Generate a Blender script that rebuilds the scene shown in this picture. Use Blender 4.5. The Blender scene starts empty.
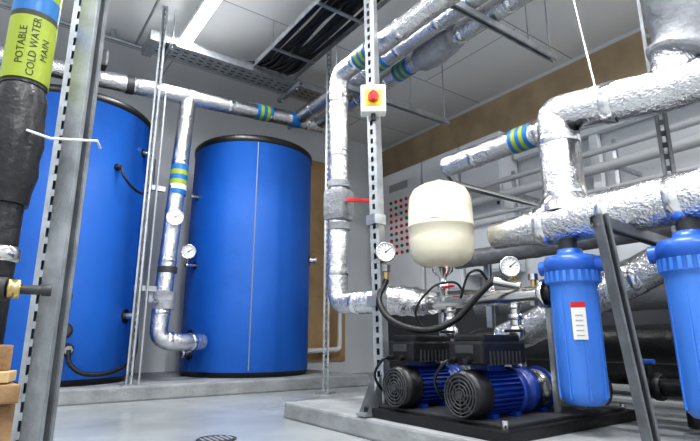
import bpy, bmesh, math, random
from mathutils import Vector, Matrix
random.seed(4)
D=bpy.data; SC=bpy.context.scene
V=Vector

# ------------------------------------------------------------------ materials
def mat(name,col,rough=.5,metal=0.,bump=0.,bscale=40.,var=0.,vscale=6.,emit=0.,dist=.01,kind='noise',col2=None):
    m=D.materials.new(name); m.use_nodes=True
    nt=m.node_tree; n=nt.nodes; l=nt.links
    b=n['Principled BSDF']
    c=(col[0],col[1],col[2],1)
    b.inputs['Base Color'].default_value=c
    b.inputs['Roughness'].default_value=rough
    b.inputs['Metallic'].default_value=metal
    tc=n.new('ShaderNodeTexCoord')
    if var>0 or col2:
        nz=n.new('ShaderNodeTexNoise'); nz.inputs['Scale'].default_value=vscale; nz.inputs['Detail'].default_value=6
        l.new(tc.outputs['Object'],nz.inputs['Vector'])
        r=n.new('ShaderNodeValToRGB'); r.color_ramp.elements[0].position=.3; r.color_ramp.elements[1].position=.7
        lo=col2 if col2 else [x*(1-var) for x in col]
        hi=col if col2 else [min(1,x*(1+var)) for x in col]
        r.color_ramp.elements[0].color=(*lo,1); r.color_ramp.elements[1].color=(*hi,1)
        l.new(nz.outputs['Fac'],r.inputs['Fac']); l.new(r.outputs['Color'],b.inputs['Base Color'])
    if bump>0:
        t=n.new('ShaderNodeTexNoise'); t.inputs['Scale'].default_value=bscale; t.inputs['Detail'].default_value=4; out=t.outputs['Fac']
        l.new(tc.outputs['Object'],t.inputs['Vector'])
        bp=n.new('ShaderNodeBump'); bp.inputs['Strength'].default_value=bump; bp.inputs['Distance'].default_value=dist
        l.new(out,bp.inputs['Height']); l.new(bp.outputs['Normal'],b.inputs['Normal'])
        if kind=='foil':
            t2=n.new('ShaderNodeTexVoronoi'); t2.inputs['Scale'].default_value=110
            l.new(tc.outputs['Object'],t2.inputs['Vector'])
            b2=n.new('ShaderNodeBump'); b2.inputs['Strength'].default_value=.65; b2.inputs['Distance'].default_value=.004
            l.new(t2.outputs['Distance'],b2.inputs['Height']); l.new(bp.outputs['Normal'],b2.inputs['Normal']); l.new(b2.outputs['Normal'],b.inputs['Normal'])
    if emit>0:
        b.inputs['Emission Color'].default_value=c; b.inputs['Emission Strength'].default_value=emit
    return m

M=dict(
 foil=mat('foil_cladding',(.74,.745,.755),.20,1.,.8,42,.12,5,dist=.009,kind='foil'),
 tape=mat('foil_tape',(.82,.82,.83),.18,1.,.3,60,dist=.004),
 galv=mat('galvanised',(.42,.44,.46),.40,.8,.1,90,.2,14),
 galvd=mat('galvanised_dull',(.20,.21,.22),.5,.7,.1,90,.2,14),
 steel=mat('stainless',(.70,.69,.67),.2,1.,0),
 brass=mat('brass',(.55,.42,.2),.3,1.),
 tank=mat('tank_jacket_blue',(.007,.105,.44),.52,0,.35,3.5,.08,2,dist=.03),
 seam=mat('tank_seam_tape',(.16,.20,.27),.6),
 black=mat('black_rubber',(.008,.008,.009),.4,0,.2,40),
 lag=mat('black_lagging',(.016,.016,.018),.38,0,.5,30,.3,8),
 dgrey=mat('dark_grey',(.04,.042,.045),.5,0,.1,30,.2),
 grey=mat('grey_wrap',(.30,.31,.33),.5,0,.9,18,.2,8,dist=.025),
 lagd=mat('grey_lagging_dark',(.17,.175,.185),.5,.2,.7,18,.2,8,dist=.02),
 pgrey=mat('grey_pipe',(.38,.39,.40),.4,0,0),
 white=mat('white_paint',(.78,.79,.78),.5,0,.03,40),
 cab=mat('cabinet_white',(.70,.72,.74),.4,0,.02,60),
 cream=mat('vessel_cream',(.72,.67,.53),.3,0,.02,60),
 blue=mat('motor_blue',(.006,.032,.21),.3,0,.1,50),
 lblue=mat('label_blue',(.01,.14,.40),.4),
 green=mat('label_green',(.28,.35,.03),.45),
 yellow=mat('yellow',(.80,.6,.03),.4),
 lgreen=mat('label_darkgreen',(.02,.16,.08),.4),
 red=mat('red_plastic',(.55,.015,.02),.35),
 housing=mat('filter_blue',(.06,.20,.62),.28,0,.05,20),
 housingd=mat('filter_cap_blue',(.025,.11,.45),.3,0),
 face=mat('gauge_face',(.76,.77,.75),.4),
 ply=mat('plywood',(.50,.34,.18),.6,0,.1,50,0,4,col2=(.37,.24,.12)),
 board=mat('beige_board',(.50,.39,.25),.7,0,.05,30,0,3,col2=(.36,.27,.17)),
 wood=mat('rough_timber',(.38,.24,.12),.75,0,.6,25,0,12,col2=(.16,.09,.045)),
 rag=mat('card_scrap',(.50,.36,.18),.7,0,.6,30,.35),
 label=mat('paper_label',(.74,.72,.67),.6),
 wall=mat('wall_white',(.63,.65,.67),.75,0,.08,60,.05,1.5),
 darkband=mat('wall_shade_clutter_grey',(.06,.063,.07),.7,0,.15,30,.2,2),  # dark tone standing in for shadowed equipment and lagging
 tube=mat('lamp_diffuser',(1,1,1),.5,emit=12),
 text=mat('label_print',(.03,.04,.02),.6),
 concrete=mat('plinth_concrete',(.33,.34,.345),.6,0,.35,35,0,7,col2=(.22,.23,.235)),
)
def floor_mat():
    m=mat('floor_paint',(.36,.38,.385),.28,0,.1,12,0,2.2,col2=(.25,.27,.275),dist=.008)
    nt=m.node_tree; b=nt.nodes['Principled BSDF']
    t=nt.nodes.new('ShaderNodeTexNoise'); t.inputs['Scale'].default_value=5; t.inputs['Detail'].default_value=5
    mr=nt.nodes.new('ShaderNodeMapRange'); mr.inputs[3].default_value=.04; mr.inputs[4].default_value=.42
    nt.links.new(t.outputs['Fac'],mr.inputs[0]); nt.links.new(mr.outputs[0],b.inputs['Roughness'])
    return m
M['floor']=floor_mat()
def ceil_mat():
    m=mat('ceiling_board',(.68,.68,.67),.85,0)
    nt=m.node_tree; b=nt.nodes['Principled BSDF']; n=nt.nodes
    tc=n.new('ShaderNodeTexCoord')
    br=n.new('ShaderNodeTexBrick'); br.inputs['Scale'].default_value=1; br.inputs['Brick Width'].default_value=2.4; br.inputs['Row Height'].default_value=1.2
    br.inputs['Mortar Size'].default_value=.006; br.inputs['Color1'].default_value=(.76,.76,.75,1); br.inputs['Color2'].default_value=(.80,.80,.79,1); br.inputs['Mortar'].default_value=(.38,.38,.37,1)
    nt.links.new(tc.outputs['Object'],br.inputs['Vector']); nt.links.new(br.outputs['Color'],b.inputs['Base Color'])
    return m
M['ceil']=ceil_mat()

# ------------------------------------------------------------------ mesh builder
def frame(d):
    d=V(d).normalized()
    a=V((0,0,1)) if abs(d.z)<.9 else V((1,0,0))
    x=a.cross(d).normalized(); y=d.cross(x).normalized()
    return x,y,d
class O:
    def __init__(s,name): s.name=name; s.bm=bmesh.new(); s.mats=[]
    def mi(s,m):
        if m not in s.mats: s.mats.append(m)
        return s.mats.index(m)
    def face(s,vs,m,smooth=False):
        try: f=s.bm.faces.new(vs)
        except ValueError: return None
        f.material_index=s.mi(m); f.smooth=smooth; return f
    def box(s,c,size,m,rot=0.,bev=0.,mtx=None):
        R=(mtx if mtx is not None else Matrix.Rotation(rot,3,'Z'))
        hx,hy,hz=[q/2 for q in size]
        vs=[s.bm.verts.new(V(c)+R@V((x*hx,y*hy,z*hz))) for x in(-1,1) for y in(-1,1) for z in(-1,1)]
        fs=[s.face([vs[i] for i in q],m) for q in((0,1,3,2),(4,6,7,5),(0,4,5,1),(2,3,7,6),(0,2,6,4),(1,5,7,3))]
        if bev>0:
            es=list({e for f in fs for e in f.edges})
            r=bmesh.ops.bevel(s.bm,geom=es,offset=bev,segments=2,affect='EDGES',profile=.6)
            for f in r['faces']: f.material_index=s.mi(m)
        return s
    def bb(s,a,b,m,bev=0.):
        a=V(a);b=V(b); d=b-a
        return s.box((a+b)/2,(abs(d.x),abs(d.y),abs(d.z)),m,0,bev)
    def lathe(s,o,d,prof,m,seg=32,cap=True):
        x,y,z=frame(d); o=V(o); rings=[]
        for p in prof:
            r,h=p[0],p[1]
            rings.append([s.bm.verts.new(o+z*h+(x*math.cos(2*math.pi*i/seg)+y*math.sin(2*math.pi*i/seg))*max(r,1e-4)) for i in range(seg)])
        for k in range(len(rings)-1):
            mm=prof[k+1][2] if len(prof[k+1])>2 else m
            for i in range(seg):
                j=(i+1)%seg
                s.face([rings[k][i],rings[k][j],rings[k+1][j],rings[k+1][i]],mm,True)
        if cap:
            for R_,p in((list(reversed(rings[0])),prof[0]),(rings[-1],prof[-1])):
                if p[0]>2e-4:
                    mm=p[2] if len(p)>2 else m
                    s.face([s.bm.verts.new(v.co) for v in R_],mm,False)
        return s
    def cyl(s,a,b,r,m,r2=None,seg=24,chamf=0.):
        a=V(a);b=V(b);L=(b-a).length; r2=r if r2 is None else r2
        if chamf: pr=[(r-chamf,0),(r,chamf),(r2,L-chamf),(r2-chamf,L)]
        else: pr=[(r,0),(r2,L)]
        return s.lathe(a,b-a,pr,m,seg)
    def tube(s,pts,r,m,seg=16,bend=0.,bn=6,cap=True,rfun=None):
        P=[V(p) for p in pts]
        if bend>0 and len(P)>2:
            Q=[P[0]]
            for i in range(1,len(P)-1):
                a=(P[i-1]-P[i]); b=(P[i+1]-P[i])
                t=min(bend,a.length*.49,b.length*.49); A=P[i]+a.normalized()*t; B=P[i]+b.normalized()*t
                for k in range(bn+1):
                    u=k/bn; Q.append(A*(1-u)**2+P[i]*2*u*(1-u)+B*u*u)
            Q.append(P[-1]); P=Q
        x,y,z=frame(P[1]-P[0]); rings=[]
        for i,p in enumerate(P):
            t=(P[min(i+1,len(P)-1)]-P[max(i-1,0)]).normalized()
            x=(x-t*x.dot(t)).normalized(); y=t.cross(x)
            rr=rfun(i/(len(P)-1)) if rfun else r
            rings.append([s.bm.verts.new(p+(x*math.cos(2*math.pi*k/seg)+y*math.sin(2*math.pi*k/seg))*rr) for k in range(seg)])
        for k in range(len(rings)-1):
            for i in range(seg):
                j=(i+1)%seg; s.face([rings[k][i],rings[k][j],rings[k+1][j],rings[k+1][i]],m,True)
        if cap: 
            s.face([s.bm.verts.new(v.co) for v in reversed(rings[0])],m); s.face([s.bm.verts.new(v.co) for v in rings[-1]],m)
        return s
    def foil(s,pts,r,bend=None,rings=.45,m='foil'):
        s.tube(pts,r,m,24,bend=(r*1.6 if bend is None else bend),bn=5)
        P=[V(p) for p in pts]
        for i in range(len(P)-1):
            d=P[i+1]-P[i]; L=d.length; dn=d.normalized()
            n=int(L/rings)
            for k in range(n+1):
                q=P[i]+dn*(L*(k+.5)/(n+1))
                s.lathe(q-dn*.022,dn,[(r+.0005,0),(r+.003,.003),(r+.003,.041),(r+.0005,.044)],'tape' if m=='foil' else m,24,False)
        return s
    def band(s,p,d,r,w=.12,cols=('lblue','green','lblue','green','lblue')):
        d=V(d).normalized(); p=V(p); n=len(cols)
        for i,c in enumerate(cols):
            a=p+d*(w*(i/n-.5)); s.cyl(a,a+d*(w/n),r+.004,c)
        return s
    def gauge(s,p,n,r=.05,stem=None):
        n=V(n).normalized(); p=V(p)
        s.lathe(p-n*.03,n,[(r*.9,0),(r,.004),(r,.028),(r*1.08,.03),(r*1.08,.038),(r*.93,.04),(r*.93,.034,'steel')],'steel',28,False)
        s.cyl(p-n*.03,p-n*.028,r*.95,'black'); s.cyl(p-n*.001,p+n*.004,r*.93,'face')
        x,y,z=frame(n)
        for k in range(11):
            a=math.radians(-45+27*k); q=p+n*.0045+(x*math.cos(a)+y*math.sin(a))*r*.72
            u=(x*math.cos(a)+y*math.sin(a)); w=(y*math.cos(a)-x*math.sin(a))
            s.box(q,(r*.2,r*.05,.001),'black',mtx=Matrix((u,w,n)).transposed())
        u=(x*.8+y*.6); w=(y*.8-x*.6); s.box(p+n*.006+u*r*.25,(r*.8,r*.07,.001),'black',mtx=Matrix((u,w,n)).transposed())
        s.cyl(p+n*.004,p+n*.008,r*.1,'black',seg=10)
        if stem: s.cyl(p-n*.015,stem,.009,'brass',seg=10)
        return s
    def strut(s,a,b,open_dir,w=.041,m='galv'):
        a=V(a);b=V(b);d=b-a;L=d.length;z=d.normalized(); o=V(open_dir); o=(o-z*o.dot(z)).normalized(); x=o.cross(z).normalized()
        Mx=Matrix((x,o,z)).transposed(); c=(a+b)/2; t=.004
        s.box(c+x*(w/2),(t,w,L),m,mtx=Mx); s.box(c-x*(w/2),(t,w,L),m,mtx=Mx)
        for sg in(-1,1):
            s.box(c+o*(w/2)+x*sg*(w*.38),(w*.24,t,L),m,mtx=Mx); s.box(c+o*(w*.36)+x*sg*(w*.27),(t,w*.25,L),m,mtx=Mx)
        s.box(c-o*(w/2)+x*w*.33,(w*.34,t,L),m,mtx=Mx); s.box(c-o*(w/2)-x*w*.33,(w*.34,t,L),m,mtx=Mx)
        n=max(1,int(L/.05))
        for i in range(n+1):
            s.box(a+z*(L*i/n)*.999-o*(w/2),(w*.36,t,.022),m,mtx=Mx)
        return s
    def nut(s,p,d,r,h,m='steel'):
        return s.lathe(p,d,[(r*.9,0),(r,h*.15),(r,h*.85),(r*.9,h)],m,6)
    def done(s):
        bmesh.ops.recalc_face_normals(s.bm,faces=s.bm.faces)
        me=D.meshes.new(s.name); s.bm.to_mesh(me); s.bm.free()
        for m in s.mats: me.materials.append(M[m])
        ob=D.objects.new(s.name,me); SC.collection.objects.link(ob); return ob

def smooth(pts,n=6):
    P=[V(p) for p in pts]; P=[P[0]*2-P[1]]+P+[P[-1]*2-P[-2]]; out=[]
    for i in range(1,len(P)-2):
        for k in range(n):
            t=k/n; a,b,c,d=P[i-1:i+3]
            out.append(.5*((2*b)+(c-a)*t+(2*a-5*b+4*c-d)*t*t+(3*b-a-3*c+d)*t**3))
    out.append(P[-2]); return out

# ------------------------------------------------------------------ room shell
X0,X1,Y0,Y1,H=-1.6,4.5,-2.2,5.45,3.2
O('floor').bb((X0,Y0,-.1),(X1,Y1,0),'floor').done()
O('ceiling').bb((X0,Y0,H),(X1,Y1,H+.1),'ceil').done()
O('wall_back').bb((X0-.1,Y1,0),(X1+.1,Y1+.1,H),'wall').done()
O('wall_left').bb((X0-.1,Y0,0),(X0,Y1,H),'wall').done()
O('wall_front').bb((X0-.1,Y0-.1,0),(X1+.1,Y0,H),'wall').done()
O('wall_right').bb((X1,Y0,0),(X1+.1,Y1,H),'wall').done()
O('trim_1').bb((X1-.03,Y0+.01,2.62),(X1,Y1-.01,3.14),'board').done()
O('shade_clutter_band').bb((X1-.02,Y0+.01,.0),(X1,Y1-.01,.86),'darkband').done()  # dark band added in place of shadowed equipment and black lagging
p=O('plywood_panel')
p.bb((2.78,Y1-.032,.16),(3.46,Y1-.004,2.75),'ply'); p.bb((3.49,Y1-.032,.16),(3.80,Y1-.004,2.75),'ply')
p.bb((2.78,Y1-.05,1.5),(3.80,Y1-.033,1.56),'ply'); p.done()
O('tank_plinth').box((.85,4.665,.05),(4.3,1.56,.1),'concrete',bev=.012).done()
O('pump_plinth').box((2.94,.8,.042),(3.06,3.6,.084),'concrete',bev=.012).done()

# ------------------------------------------------------------------ tanks
def tank(c,r,cams):
    t=O('hot_water_tank'); cx,cy=c; zb=.1
    t.lathe((cx,cy,zb),(0,0,1),[(r-.02,0),(r-.015,.012,'dgrey'),(r,.02,'black'),(r,.045,'black'),(r+.002,.05,'tank'),(r+.006,.6,'tank'),(r+.006,1.5,'tank'),(r,2.15,'tank'),
        (r+.008,2.155,'black'),(r+.01,2.20,'black'),(r-.01,2.22,'black'),(r-.03,2.225,'dgrey'),(r*.6,2.28,'dgrey'),(.12,2.31,'dgrey'),(.1,2.33,'steel')],'tank',72)
    for k,a in enumerate(cams):
        u=V((math.cos(a),math.sin(a),0)); v=V((-math.sin(a),math.cos(a),0)); Mx=Matrix((u,v,V((0,0,1)))).transposed()
        t.box((cx+u.x*(r+.004),cy+u.y*(r+.004),zb+1.10),(.012,.011,2.08),'seam',mtx=Mx)
    return t
def onT(c,r,a,z): return V((c[0]+math.cos(a)*r,c[1]+math.sin(a)*r,z))
cR=(2.10,4.68); cL=(.42,4.68)
aR=math.atan2(-cR[1],-cR[0])
t=tank(cR,.60,[aR+.05,aR+2.2])
a=aR-.95
def port(t,c,r,a,z,L=.09,rr=.03,m='steel',nut=True):
    p=onT(c,r-.01,a,z); d=V((math.cos(a),math.sin(a),0))
    t.cyl(p,p+d*.02,rr*1.9,'black'); t.cyl(p,p+d*L,rr,m); 
    if nut: t.nut(p+d*(L-.02),d,rr*1.3,.03,m)
    return p+d*L
q=port(t,cR,.60,a,1.08,.1,.018); t.gauge(q+V((.0,-.03,.12)),(-.35,-.9,.0),.062,stem=q)
port(t,cR,.60,a,.45,.12,.03); port(t,cR,.60,a,.3,.08,.03); port(t,cR,.60,aR+1.35,1.2,.08,.03)
port(t,cR,.60,a-.1,1.75,.07,.02)
t.done()
a=math.atan2(-cL[1],-cL[0])
t=tank(cL,.60,[a-1.3])
port(t,cL,.60,a+.1,.72,.07,.03,'dgrey'); port(t,cL,.60,a+.15,.48,.07,.03,'dgrey'); port(t,cL,.60,a+.55,1.75,.05,.015,'dgrey'); port(t,cL,.60,a+1.0,.6,.1,.03); port(t,cL,.60,a+1.05,1.98,.08,.02)
port(t,cL,.60,a+.2,.35,.07,.025,'steel')
t.done()
h=O('tank_sensor_hose')
h.tube(smooth([onT(cL,.655,a+.55,1.75),onT(cL,.68,a+.58,1.66),onT(cL,.70,a+.75,1.58),onT(cL,.71,a+.95,1.60),onT(cL,.69,a+1.1,1.72),onT(cL,.68,a+1.15,1.95)]),.011,'black',8)
h.done()
h=O('tank_sensor_hose')
h.tube(smooth([onT(cL,.665,a+.2,.35),onT(cL,.68,a+.22,.26),onT(cL,.71,a+.35,.19),onT(cL,.73,a+.6,.19),onT(cL,.73,a+.9,.27),onT(cL,.70,a+1.02,.45),onT(cL,.68,a+1.0,.6)]),.016,'black',8)
h.done()

# ------------------------------------------------------------------ foil pipes, left / ceiling
p=O('insulated_pipe_header')
p.foil([(-1.0,4.2,2.42),(.55,4.2,2.50),(2.66,4.2,2.64)],.075,bend=.05)
p.band((1.95,4.2,2.595),(1,0,.066),.075,.17); p.band((2.30,4.2,2.618),(1,0,.066),.075,.10,('lblue',)*3)
p.band((.72,4.2,2.51),(1,0,.066),.075,.06,('dgrey',))
p.cyl((.42,4.13,2.50),(.42,3.98,2.50),.05,'dgrey'); p.box((.42,3.93,2.52),(.16,.12,.14),'dgrey',0,.02)
p.done()
p=O('insulated_pipe_drop')
p.foil([(1.22,4.2,2.54),(1.13,4.2,.42),(1.31,4.2,.40),(1.52,4.30,.40)],.07)
p.band((1.19,4.2,1.75),(0.03,0,1),.07,.26,('lblue','face','green','lblue','green','lblue'))
p.gauge((1.155,4.085,1.40),(-.25,-.97,0),.066,stem=(1.18,4.2,1.36))
p.cyl((1.15,4.2,.66),(1.155,4.2,.80),.085,'grey'); p.cyl((1.15,4.2,.70),(1.035,4.10,.73),.02,'steel'); p.box((1.015,4.08,.75),(.03,.03,.10),'galv')
p.cyl((1.16,4.2,.95),(1.16,4.2,1.0),.078,'dgrey')
p.done()
p=O('insulated_pipe_overhead')
p.foil([(2.35,4.12,2.64),(2.35,-.6,2.64)],.074)
p.band((2.35,2.85,2.64),(0,1,0),.074,.16); p.done()
p=O('insulated_pipe_overhead')
p.foil([(2.59,4.12,2.64),(2.59,-.6,2.64)],.074)
p.band((2.59,2.83,2.64),(0,1,0),.074,.16)
p.tube(smooth([(2.59,2.66,2.64),(2.59,2.58,2.63),(2.59,2.45,2.64),(2.59,2.28,2.66),(2.59,2.2,2.65)],4),.1,'grey',14,rfun=lambda u:.077+.045*math.sin(math.pi*u)+.006*math.sin(u*40))
p.done()
p=O('insulated_pipe_riser')
p.foil([(1.63,-.4,2.07),(1.63,2.40,2.07),(1.63,2.40,.62),(1.66,2.05,.615),(1.80,1.86,.605)],.06,bend=.09)
p.band((1.63,2.12,2.07),(0,1,0),.06,.12)
p.band((1.66,2.17,.617),(.05,-1,0),.06,.09,('lblue','green','lblue','green','lblue'))
p.box((1.63,2.39,1.20),(.15,.15,.2),'grey',.4,.04); p.cyl((1.63,2.39,1.09),(1.63,2.39,1.05),.067,'grey'); p.cyl((1.63,2.39,1.31),(1.63,2.39,1.35),.067,'grey')
p.cyl((1.63,2.32,1.20),(1.60,2.25,1.20),.012,'steel',seg=10); p.box((1.66,2.22,1.20),(.17,.012,.022),'red',-.5,.004)
p.tube(smooth([(1.67,2.05,.615),(1.69,2.0,.615),(1.73,1.94,.612),(1.78,1.88,.605),(1.81,1.85,.60)],4),.07,'foil',18,rfun=lambda u:.058+.018*math.sin(math.pi*u)+.004*math.sin(u*30)); p.done()

# strut tray + cables
s=O('cable_ladder_tray')
s.bb((.84,4.0,2.888),(3.0,4.24,2.893),'galv')
for y in(4.0,4.24): s.bb((.84,y-.003,2.888),(3.0,y+.003,2.955),'galv'); s.bb((.84,y-.012,2.952),(3.0,y+.012,2.957),'galv')
for i in range(28):
    for y in(4.06,4.12,4.18): s.bb((.88+i*.076,y-.008,2.8865),(.92+i*.076,y+.008,2.8875),'dgrey')
s.box((.84,4.12,2.9),(.08,.3,.09),'galv')
s.strut((.98,3.9,2.86),(.98,4.35,2.86),(0,0,1),.041); s.strut((2.2,3.9,2.86),(2.2,4.35,2.86),(0,0,1),.041)
for x in(.98,2.2,2.95):
    for y in(3.97,4.28): s.cyl((x,y,2.82),(x,y,3.2),.006,'galv',seg=8); s.nut((x,y,2.84),(0,0,-1),.013,.012)
s.done()
c=O('power_cable_bundle')
for i in range(11):
    x=1.78+i*.034; z=2.965+.02*(i%2)
    pts=[(x-.28-.02*i,4.12,2.91),(x-.12,4.08,2.97),(x,3.9,z)]+[(x+.018*math.sin(y*3+i*1.7),y,z+.014*math.sin(y*5+i)) for y in(3.6,3.1,2.6,2.1,1.6,1.0,.2,-.5)]
    c.tube(smooth(pts,5),.02,'black',8)
c.done()
s=O('cable_support_rail')
for x in(1.74,2.17):
    s.bb((x-.004,-.5,2.925),(x+.004,4.0,2.975),'galv')
for i in range(6): s.bb((1.74,3.6-i*.75-.015,2.915),(2.17,3.6-i*.75+.015,2.93),'galv')
for y in(3.6,2.1,.6):
    for x in(1.74,2.17): s.cyl((x,y,2.92),(x,y,3.2),.006,'galv',seg=8)
s.done()
s=O('pipe_trapeze_hanger')
s.strut((2.1,3.2,2.53),(3.5,3.2,2.53),(0,0,-1),.045)
for x in(2.15,3.0,3.45): s.cyl((x,3.2,2.5),(x,3.2,3.2),.006,'galv',seg=8)
for x in(2.35,2.59): s.tube([(x+.081*math.cos(q),3.2,2.64+.081*math.sin(q)) for q in[i*math.pi/8-.5 for i in range(11)]],.004,'galv',6)
s.done()
s=O('pipe_trapeze_hanger')
s.strut((1.58,1.9,2.53),(3.3,1.9,2.53),(0,0,-1),.045)
for x in(2.15,2.98,3.25): s.cyl((x,1.9,2.5),(x,1.9,3.2),.006,'galv',seg=8)
s.done()
s=O('ceiling_conduit')
s.tube([(-1.2,4.6,3.12),(.9,4.6,3.12),(2.9,4.6,3.12),(2.9,5.43,3.12)],.02,'galv',10,bend=.06)
s.tube([(.8,4.6,3.12),(.8,1.5,3.15)],.011,'galv',8)
for x in(-.5,.6,1.8,2.8): s.bb((x-.02,4.57,3.12),(x+.02,4.63,3.2),'galv')
s.done()

def batten(x,y0,y1):
    l=O('batten_or_fill_light'); ym=(y0+y1)/2
    for y in(y0+.3,y1-.3): l.cyl((x,y,3.06),(x,y,3.2),.008,'galv',seg=8)
    l.box((x,ym,3.045),(.10,y1-y0,.04),'white',bev=.006)
    l.box((x,ym,3.005),(.085,y1-y0-.04,.055),'tube',bev=.02)
    for y in(y0,y1): l.box((x,y,3.02),(.11,.03,.08),'white',bev=.01)
    l.done()
BT=[(1.12,2.75,4.12),(1.12,.2,1.7),(3.6,-1.4,.1),(.2,-1.9,-.4),(-.9,2.0,3.5),(-.9,-.6,.9)]  # first batten is in view; the rest are unseen, added to light the room
for b_ in BT: batten(*b_)

# ------------------------------------------------------------------ vertical struts
s=O('galvanised_strut_post'); s.strut((2.30,3.55,.006),(2.30,3.55,3.2),(-.5,-.8,0),.045)
s.box((2.30,3.55,.004),(.12,.12,.008),'galv',.4); s.done()
s=O('galvanised_strut_post'); s.strut((1.54,1.89,.09),(1.50,1.93,3.2),(.9,.3,0),.05)
s.box((1.54,1.89,.089),(.16,.16,.01),'galv',.3)
for sg in(-1,1):
    o_=V((1.54,1.89,0))
    vs=[s.bm.verts.new(o_+V(q)) for q in((-.03,sg*.027,.09),(-.12,sg*.027,.09),(-.03,sg*.027,.27))]
    s.face(vs,'galv')
    vs=[s.bm.verts.new(o_+V(q)) for q in((-.03,sg*.031,.09),(-.03,sg*.031,.27),(-.12,sg*.031,.09))]; s.face(vs,'galv')
s.box((1.47,1.89,.095),(.12,.07,.012),'galv')
for z in(.6,1.0): s.box((1.52,1.90,z),(.07,.07,.05),'galv')
s.done()
s=O('rotary_isolator_switch')
A=-.65
R=Matrix.Rotation(A,3,'Z'); n=R@V((0,-1,0)); c=V((1.525,1.92,1.625))+n*.07
s.box(c,(.13,.07,.15),'white',A,.008); s.box(c+n*.037,(.085,.006,.085),'yellow',A,.002); s.cyl(c+n*.04,c+n*.06,.028,'red'); s.box(c+n*.065,(.018,.02,.055),'red',A,.004)
s.tube([c+V((0,0,.07)),c+V((0,0,.5)),c+V((0,.02,1.57))],.01,'pgrey',8); s.cyl(c+V((0,0,-.075)),c+V((0,0,-.11)),.012,'black',seg=10)
s.done()
s=O('strut_pressure_gauge')
s.gauge((1.52,1.83,.83),(-.45,-.9,0),.045,stem=(1.56,1.88,.74)); s.cyl((1.56,1.88,.68),(1.56,1.88,.78),.016,'brass',seg=12); s.box((1.55,1.88,.76),(.05,.05,.04),'galv',.5,.004)
s.tube(smooth([(1.555,1.87,.70),(1.50,1.86,.60),(1.49,1.75,.50),(1.56,1.62,.46),(1.64,1.52,.50),(1.70,1.44,.60),(1.745,1.38,.665),(1.77,1.33,.66)]),.0145,'black',12)
s.cyl((1.745,1.38,.665),(1.80,1.29,.64),.02,'steel'); s.done()

s=O('galvanised_strut_post'); s.strut((.135,1.45,.006),(.135,1.45,3.2),(1,-.9,0),.047); s.box((.135,1.45,.004),(.15,.15,.008),'galv',.6); s.done()
s=O('galvanised_strut_post'); s.strut((.13,1.78,.006),(.13,1.78,3.2),(.5,1,0),.041); s.box((.13,1.78,.004),(.12,.12,.008),'galv',.6)
s.done()
s=O('galvanised_strut_post'); s.strut((.90,3.98,.106),(.90,3.98,3.2),(-.4,-1,0),.041); s.box((.90,3.98,.104),(.1,.1,.008),'galv')
s.tube([(.97,4.0,.1),(.97,4.0,2.4)],.008,'pgrey',8)
for z in(.8,1.6): s.box((.96,4.03,z),(.16,.035,.04),'galv')
s.done()

# left foreground potable main
p=O('cold_water_main_pipe')
p.cyl((0,1.45,1.05),(0,1.45,3.2),.052,'lag')
p.tube([(0,1.45,z) for z in(.004,.3,.6,.82)],.042,'lag',20)
p.tube([(0,1.45,.74+.04*i) for i in range(9)],.05,'lag',24,rfun=lambda u:.05+.013*math.sin(math.pi*u)+.003*math.sin(u*30))
for z0,z1,m in((1.06,1.235,'green'),(1.235,1.25,'text'),(1.25,1.30,'lblue'),(1.30,1.46,'green')): p.cyl((0,1.45,z0),(0,1.45,z1),.0548,m,seg=40)
p.cyl((0,1.45,1.46),(0,1.45,1.60),.0548,'lblue',seg=40)
p.lathe((0,1.45,.60),(0,0,1),[(.043,0),(.05,.006),(.05,.03),(.043,.036)],'steel',20,False)
def bent_text(o,body,size,zc,ang0,rad,m):
    cu=D.curves.new('t','FONT'); cu.body=body; cu.size=size; cu.align_x='CENTER'; cu.align_y='CENTER'; cu.resolution_u=2; cu.extrude=0
    ob=D.objects.new('t',cu); SC.collection.objects.link(ob); bpy.context.view_layer.update()
    dg=bpy.context.evaluated_depsgraph_get(); me=D.meshes.new_from_object(ob.evaluated_get(dg))
    D.objects.remove(ob); vs=[]
    for v in me.vertices:   # text runs up the pipe
        a=ang0-v.co.y/rad; vs.append(o.bm.verts.new((0+rad*math.cos(a),1.45+rad*math.sin(a),zc+v.co.x)))
    for f in me.polygons: o.face([vs[i] for i in f.vertices],m)
    D.meshes.remove(me)
aC=math.atan2(-1.45,0)
for i,wd in enumerate(['POTABLE','COLD WATER','MAIN']): bent_text(p,wd,.0255,1.148,aC-.38+.5*i,.0562,'text')
p.tube([(.02,1.39,.92),(.07,1.36,.90),(.18,1.42,.94),(.20,1.5,.95)],.0035,'face',6)
p.done()
v=O('drain_valve_fitting')
v.cyl((-.04,1.37,.53),(.03,1.35,.53),.026,'dgrey'); v.nut((.03,1.35,.53),(1,-.1,0),.024,.025,'brass'); v.cyl((.05,1.348,.53),(.095,1.344,.53),.011,'dgrey'); v.nut((.095,1.344,.53),(1,-.1,0),.015,.02,'dgrey')
v.tube([(-.04,1.37,.53),(-.04,1.43,.53)],.02,'dgrey'); v.box((.0,1.36,.565),(.06,.016,.012),'black'); v.done()
w=O('timber_offcut_stack')
w.box((.01,1.24,.15),(.10,.09,.30),'wood',.3,.004); w.box((.0,1.22,.32),(.13,.11,.035),'wood',.15,.004); w.box((.0,1.23,.35),(.12,.08,.02),'rag',-.2,.002); w.box((.02,1.24,.385),(.05,.05,.05),'wood',.6,.004); w.done()

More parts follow.
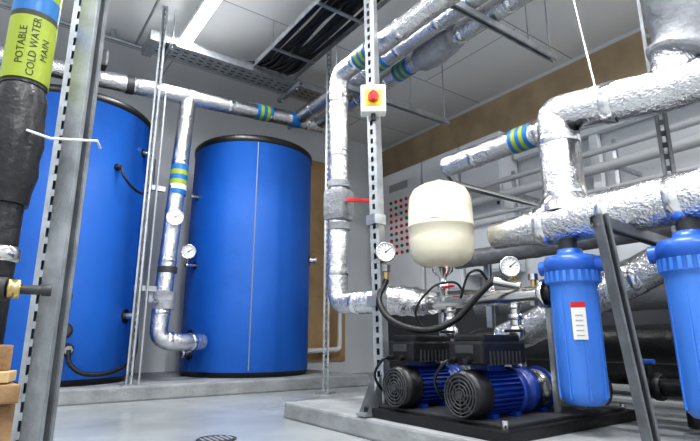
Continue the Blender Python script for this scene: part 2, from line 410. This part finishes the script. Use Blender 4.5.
# ------------------------------------------------------------------ electrical cabinets on right wall
def cabinet(y0,y1,z0,z1,x,leds=False,vent=False):
    c=O('electrical_control_cabinet')
    c.box(((x+X1-.025)/2,(y0+y1)/2,(z0+z1)/2),(X1-.025-x,y1-y0-.01,z1-z0),'cab',bev=.01)
    c.box((x-.008,(y0+y1)/2,(z0+z1)/2),(.016,y1-y0-.05,z1-z0-.05),'cab',bev=.005)
    c.box((x-.022,y0+.06,(z0+z1)/2),(.02,.025,.12),'dgrey',bev=.004)
    if leds:
        for r_ in range(9):
            for k in range(4):
                q=V((x-.017,y1-.2-k*.10,z1-.42-r_*.085)); c.cyl(q,q+V((-.012,0,0)),.022,'lgreen' if (r_*3+k*2)%5==0 else 'red',seg=12)
        c.box((x-.02,y1-.35,z1-.22),(.01,.36,.1),'pgrey',bev=.002)
    if vent:
        for k in range(8): c.box((x-.018,(y0+y1)/2,z0+.2+k*.02),(.006,.25,.006),'dgrey')
    c.done()
cabinet(5.12,5.40,.95,2.55,4.25); cabinet(4.34,5.10,.95,2.60,4.2,leds=True); cabinet(3.72,4.32,.95,2.60,4.2,vent=True); cabinet(3.12,3.70,1.1,2.60,4.2)
c=O('cable_trunking'); c.bb((4.38,-1,2.3),(4.47,3.1,2.4),'cab',.004); c.bb((4.4,2.2,.9),(4.47,2.28,2.3),'cab',.004); c.done()
p=O('service_pipe_run')
p.tube([(4.05,3.6,1.83),(4.05,-1,1.83)],.045,'pgrey',14); p.tube([(4.05,3.6,1.98),(4.05,-1,1.98)],.028,'pgrey',14); p.tube([(4.05,3.6,1.66),(4.05,-1,1.60)],.02,'pgrey',14)
for y in(2.9,1.9,.9,-.1): p.bb((4.06,y-.015,1.6),(4.09,y+.015,2.05),'galv'); p.bb((4.09,y-.015,1.8),(4.47,y+.015,1.83),'galv')
p.done()
p=O('white_drain_pipe'); p.tube([(2.9,5.25,.28),(3.45,5.25,.30),(3.6,5.25,.30),(3.6,5.25,.8)],.03,'white',12,bend=.06); p.bb((3.1,5.25,.25),(3.14,5.40,.33),'galv'); p.bb((3.4,5.25,.25),(3.44,5.40,.33),'galv'); p.done()
p=O('hanging_black_cable'); p.tube(smooth([(2.85,5.38,1.5),(3.02,5.36,1.4),(3.12,5.36,1.1),(3.13,5.37,.7),(3.05,5.38,.5),(2.9,5.38,.42)]),.016,'black',8)
p.tube(smooth([(2.85,5.38,2.0),(3.05,5.36,2.02),(3.1,5.36,1.9),(3.2,5.37,1.85)]),.014,'black',8); p.done()

# ------------------------------------------------------------------ big foil pipework, right
p=O('foil_clad_pipe_manifold')
p.lathe((1.86,1.45,.885),(0,-1,0),[(.03,-.02,'steel'),(.05,0),(.062,.004),(.068,.16),(.08,.22),(.087,.27),(.087,1.25),(.085,1.26)],'foil',32)
p.foil([(1.88,1.10,.885),(1.88,1.10,1.36),(1.93,.66,1.31),(1.96,.60,1.75)],.082,bend=.03)
p.lathe((1.88,1.10,.885),(0,0,1),[(.105,.04),(.105,.075),(.085,.11)],'tape',28,False)
for y in(1.2,.93,.7): p.lathe((1.86,y,.885),(0,-1,0),[(.0875,0),(.091,.003),(.091,.045),(.0875,.048)],'tape',32,False)
p.tube(smooth([(1.935,.63,1.42),(1.94,.62,1.46),(1.945,.61,1.6),(1.96,.61,1.8),(1.97,.6,2.05),(1.97,.6,2.6)],4),.1,'grey',24,rfun=lambda u:.108+.01*math.sin(u*17))
p.cyl((1.97,.6,2.55),(1.97,.6,3.2),.08,'foil')
p.foil([(1.93,.66,1.31),(1.93,.0,1.31)],.08)
for y in(1.09,.66): p.cyl((1.85,y,.85),(1.85,y,.70),.035,'dgrey')
p.done()
p=O('insulated_pipe_branch')
p.lathe((2.28,2.12,1.5),(0,-1,0),[(.03,-.02,'dgrey'),(.055,0),(.064,.01),(.064,.02)],'foil',24)
p.foil([(2.28,2.1,1.5),(2.28,-.6,1.5)],.066); p.band((2.28,1.54,1.5),(0,1,0),.066,.12,('lblue','green','lblue','green','lblue'))
p.tube([(2.28,2.05,1.5),(2.28,2.14,1.5),(2.6,2.34,1.5),(4.48,2.34,1.5)],.025,'steel',12,bend=.04); p.done()
p=O('insulated_pipe_elbow')
p.foil([(2.27,1.75,.42),(2.27,1.25,.60),(2.36,.89,.78),(2.36,.6,.80),(2.36,-.6,.80)],.08,bend=.12); p.band((2.27,1.32,.575),(0,-.94,.34),.08,.1)
p.cyl((2.27,1.75,.42),(2.27,1.75,.09),.06,'grey'); p.done()
p=O('grey_lagged_pipe'); p.foil([(2.75,2.5,.98),(2.75,-.6,.98)],.06,m='lagd'); p.foil([(2.98,2.5,.66),(2.98,-.6,.66)],.08,m='lagd')
for y in(2.3,.4): p.strut((2.85,y,.084),(2.85,y,1.05),(0,-1,0),.041)
p.done()
p=O('black_lagged_pipe'); p.tube([(2.75,2.4,.084),(2.75,2.4,.40),(2.75,-.6,.40)],.10,'lag',20,bend=.15); p.tube([(3.4,2.4,.3),(3.4,-.6,.3)],.16,'lag',20)
for y in(2.2,1,0): p.bb((2.68,y-.02,.084),(2.82,y+.02,.31),'galvd'); p.bb((3.3,y-.02,.084),(3.5,y+.02,.2),'galvd')
p.done()
p=O('black_valve_pipework')
p.tube([(2.30,1.1,.23),(2.30,-.4,.23)],.035,'black',14)
for y in(1.05,.78): p.lathe((2.30,y+.05,.23),(0,-1,0),[(.05,0),(.055,.01),(.055,.03),(.045,.035),(.045,.065),(.055,.07),(.055,.09),(.05,.1)],'black',20)
p.cyl((2.30,1.05,.25),(2.30,1.05,.32),.015,'black'); p.box((2.30,1.07,.33),(.03,.09,.02),'housingd',0,.006)
p.tube([(2.30,.9,.23),(2.30,.9,.09)],.03,'black',14)
p.bb((2.27,.3,.084),(2.33,.34,.2),'galvd'); p.done()

def filt(x,y,lab):
    f=O('water_filter_housing')
    f.lathe((x,y,.185),(0,0,1),[(.03,0,'housing'),(.062,.002),(.078,.018),(.083,.05),(.087,.42),(.088,.44),(.096,.445,'housing'),(.098,.45,'housing'),(.098,.49,'housing'),(.101,.492,'housingd'),(.101,.53,'housingd'),(.093,.55,'housingd'),(.05,.56,'housingd'),(.045,.58,'housingd')],'housing',48)
    for k in range(24):
        a=k*math.pi/12; u=V((math.cos(a),math.sin(a),0)); w_=V((-math.sin(a),math.cos(a),0)); Mx=Matrix((u,w_,V((0,0,1)))).transposed()
        f.box(V((x,y,.655))+u*.098,(.008,.012,.04),'housing',mtx=Mx)
        if k%3==0: f.box(V((x,y,.40))+u*.084,(.008,.006,.38),'housing',mtx=Mx)
    f.cyl((x-.02,y+.12,.70),(x+.02,y-.12,.70),.03,'housingd')
    if lab:
        a0=math.atan2(-y,-x)+.1; n=9; vs=[]
        for i in range(n+1):
            a=a0+(i/n-.5)*.55; vs.append([f.bm.verts.new((x+.0905*math.cos(a),y+.0905*math.sin(a),z)) for z in(.42,.535,.555)])
        for i in range(n):
            f.face([vs[i][0],vs[i+1][0],vs[i+1][1],vs[i][1]],'label',True); f.face([vs[i][1],vs[i+1][1],vs[i+1][2],vs[i][2]],'red',True)
        for k in range(5):
            a=a0; u=V((math.cos(a),math.sin(a),0)); w_=V((-math.sin(a),math.cos(a),0)); f.box(V((x,y,.435+k*.018))+u*.0905,(.002,.026,.004),'pgrey',mtx=Matrix((u,w_,V((0,0,1)))).transposed())
    f.done()
filt(1.84,1.08,True); filt(1.84,.66,False)
s=O('galvanised_strut_post'); s.strut((1.66,.775,.09),(1.60,.82,.82),(-.4,-1,0),.034,m='galvd'); s.box((1.66,.775,.089),(.12,.12,.01),'galv')
s.strut((1.58,.83,.80),(2.2,.83,.775),(0,0,-1),.034,m='galvd'); s.done()
s=O('galvanised_strut_post'); s.strut((2.14,.80,.09),(2.14,.80,3.2),(-1,-.4,0),.041,m='galvd'); s.box((2.14,.80,.089),(.12,.12,.01),'galv')
s.tube([(2.1,1.2,3.2),(2.05,1.0,1.45)],.004,'steel',6)
s.done()

# ------------------------------------------------------------------ booster set
b=O('pump_skid_base')
b.box((1.9,1.53,.104),(.90,.80,.04),'black',bev=.006); b.box((1.9,1.53,.13),(.82,.72,.012),'dgrey',bev=.003)
for x in(1.5,2.3):
    for y in(1.18,1.88): b.cyl((x,y,.124),(x,y,.15),.012,'steel',seg=8)
b.done()
def pump(y):
    q=O('booster_pump'); x=1.46; z=.222
    q.lathe((x,y,z),(1,0,0),[(.03,.004),(.06,.0),(.082,.012),(.088,.03),(.088,.085),(.083,.09)],'black',36)
    for r_ in(.02,.034,.048,.062,.074): q.lathe((x-.002,y,z),(-1,0,0),[(r_,0),(r_,.004),(r_+.005,.004),(r_+.005,0)],'dgrey',28,False)
    for k in range(8):
        a=k*math.pi/4; u=V((0,math.cos(a),math.sin(a))); w_=V((0,-math.sin(a),math.cos(a))); q.box(V((x-.002,y,z))+u*.045,(.006,.07,.006),'dgrey',mtx=Matrix((V((1,0,0)),u,w_)).transposed())
    q.cyl((x-.008,y,z),(x,y,z),.016,'dgrey')
    q.cyl((x+.085,y,z),(x+.27,y,z),.07,'blue')
    for k in range(28):
        a=k*2*math.pi/28; u=V((0,math.cos(a),math.sin(a))); w_=V((0,-math.sin(a),math.cos(a)))
        q.box(V((x+.178,y,z))+u*.075,(.175,.018,.005),'blue',mtx=Matrix((V((1,0,0)),u,w_)).transposed())
    q.lathe((x+.265,y,z),(1,0,0),[(.085,0),(.092,.006),(.092,.025),(.07,.035),(.06,.06),(.085,.065,'blue'),(.09,.075),(.09,.095),(.078,.1,'steel'),(.078,.19,'steel'),(.088,.195,'blue'),(.09,.21),(.08,.225),(.04,.232)],'blue',36)
    for dx in(.11,.24): q.bb((x+dx-.015,y-.07,.136),(x+dx+.015,y+.07,.152),'blue'); q.bb((x+dx-.012,y-.05,.15),(x+dx+.012,y-.03,.20),'blue'); q.bb((x+dx-.012,y+.03,.15),(x+dx+.012,y+.05,.20),'blue')
    q.bb((x+.42,y-.05,.136),(x+.47,y+.05,.15),'blue')
    q.box((x+.16,y,.318),(.10,.09,.03),'blue',bev=.005)
    q.box((x+.165,y,.372),(.26,.17,.085),'black',bev=.012); q.box((x+.165,y,.424),(.22,.15,.03),'black',bev=.008)
    for k in range(9): q.box((x+.075+k*.022,y,.352),(.006,.178,.05),'dgrey')
    q.box((x+.033,y,.385),(.004,.09,.03),'dgrey',bev=.001); q.cyl((x+.04,y+.05,.345),(x+.01,y+.05,.34),.012,'black',seg=10); q.cyl((x+.04,y-.02,.345),(x+.01,y-.02,.34),.012,'black',seg=10)
    q.tube(smooth([(x+.015,y+.05,.34),(x-.02,y+.055,.335),(x-.03,y+.1,.27),(x+.03,y+.12,.2),(x+.15,y+.13,.145)]),.006,'black',6)
    xr=1.82
    q.nut((xr,y,.31),(0,0,1),.034,.03); q.cyl((xr,y,.30),(xr,y,.60),.021,'steel'); q.nut((xr,y,.36),(0,0,1),.032,.02); q.lathe((xr,y,.42),(0,0,1),[(.022,0),(.034,.01),(.034,.05),(.022,.06)],'steel',16,False); q.nut((xr,y,.5),(0,0,1),.034,.025); q.nut((xr,y,.545),(0,0,1),.03,.02)
    q.cyl((xr-.03,y,.45),(xr-.055,y,.45),.007,'steel',seg=8); q.box((xr-.06,y-.03,.455),(.008,.09,.012),'black',0,.003)
    q.cyl((x+.49,y,z),(x+.60,y,z),.025,'steel'); q.nut((x+.52,y,z),(1,0,0),.036,.03)
    q.done()
pump(1.34); pump(1.71)
m=O('discharge_manifold')
m.cyl((1.82,1.92,.60),(1.82,1.20,.60),.035,'steel',seg=28)
for y in(1.20,1.85): m.lathe((1.82,y,.60),(0,-1,0),[(.055,0),(.058,.003),(.058,.02),(.055,.023)],'steel',28)
m.lathe((1.82,1.175,.60),(0,-1,0),[(.03,0,'black'),(.045,.003,'black'),(.045,.025,'black'),(.03,.03,'black')],'black',20)
m.nut((1.82,1.46,.62),(0,0,1),.02,.03); m.cyl((1.82,1.46,.64),(1.80,1.46,.68),.012,'brass'); m.nut((1.82,1.32,.62),(0,0,1),.02,.03,'brass')
m.cyl((1.82,1.32,.64),(1.79,1.32,.68),.01,'brass'); m.gauge((1.74,1.29,.715),(-.62,-.78,.0),.04,stem=(1.82,1.31,.64))
m.cyl((1.82,1.24,.62),(1.82,1.24,.67),.012,'brass'); m.cyl((1.82,1.24,.66),(1.82,1.24,.685),.02,'steel')
m.tube(smooth([(1.80,1.46,.68),(1.76,1.47,.72),(1.72,1.5,.70),(1.72,1.55,.60)]),.006,'black',6)
m.tube(smooth([(1.80,1.60,.635),(1.76,1.62,.68),(1.68,1.68,.66),(1.62,1.74,.55),(1.66,1.72,.46)]),.006,'black',6)
m.cyl((2.08,1.95,.222),(2.08,1.15,.222),.04,'steel',seg=24); m.cyl((2.08,1.15,.222),(2.08,1.13,.222),.06,'dgrey')
for y in(1.24,1.86): m.bb((2.06,y-.015,.136),(2.10,y+.015,.2),'galv'); m.bb((1.90,y-.01,.136),(1.92,y+.01,.58),'galv'); m.bb((1.80,y-.01,.555),(1.92,y+.01,.57),'galv')
m.done()
e=O('expansion_vessel')
e.lathe((1.80,1.73,.60),(0,0,1),[(.02,.0,'steel'),(.02,.05,'steel'),(.03,.055,'steel'),(.03,.085,'steel'),(.018,.09,'steel'),(.018,.12,'steel'),(.05,.145,'steel'),(.052,.165,'steel'),(.07,.17),(.105,.178),(.138,.20),(.156,.24),(.161,.30),(.163,.36),(.167,.363),(.167,.373),(.163,.376),(.161,.46),(.155,.52),(.135,.56),(.095,.585),(.04,.60),(.018,.603),(.018,.615)],'cream',48)
a0=math.atan2(-1.73,-1.80)-.15
vs=[[e.bm.verts.new((1.80+.166*math.cos(a0+(i/6-.5)*.45),1.73+.166*math.sin(a0+(i/6-.5)*.45),z)) for z in(.985,1.045)] for i in range(7)]
for i in range(6): e.face([vs[i][0],vs[i+1][0],vs[i+1][1],vs[i][1]],'label',True)
e.box((1.77,1.67,.665),(.02,.07,.01),'red',0,.003); e.done()

d=O('floor_drain'); d.lathe((.88,2.22,.001),(0,0,1),[(.085,0),(.085,.004),(.07,.006),(.07,.003)],'dgrey',28)
for k in range(6): d.bb((.82+k*.024-.004,2.17,.004),(.82+k*.024+.004,2.27,.006),'pgrey')
d.done()

# ------------------------------------------------------------------ lights
def area(n,loc,sx,sy,e,rot=(0,0,0)):
    l=D.lights.new(n,'AREA'); l.shape='RECTANGLE'; l.size=sx; l.size_y=sy; l.energy=e; l.color=(.99,.995,1)
    o=D.objects.new(n,l); o.location=loc; o.rotation_euler=rot; SC.collection.objects.link(o)
for i,(x,y0,y1) in enumerate(BT): area('batten_or_fill_lamp_%d'%i,(x,(y0+y1)/2,2.972),.07,y1-y0-.1,(46,62,78,60,30,30)[i])  # lamps after the first belong to the unseen, added fill battens
wd=D.worlds.new('w'); SC.world=wd; wd.use_nodes=True; wd.node_tree.nodes['Background'].inputs[0].default_value=(.9,.95,1,1); wd.node_tree.nodes['Background'].inputs[1].default_value=.3

# ------------------------------------------------------------------ camera
cd=D.cameras.new('camera'); co=D.objects.new('camera',cd); SC.collection.objects.link(co)
co.location=(0,0,.42); co.rotation_euler=(math.radians(103.4),0,math.radians(-35.6)); cd.sensor_width=36; cd.lens=25.71; cd.clip_start=.02
SC.camera=co
SC.view_settings.view_transform='Standard'
try: SC.view_settings.look='Medium High Contrast'
except Exception as ex: print(ex)
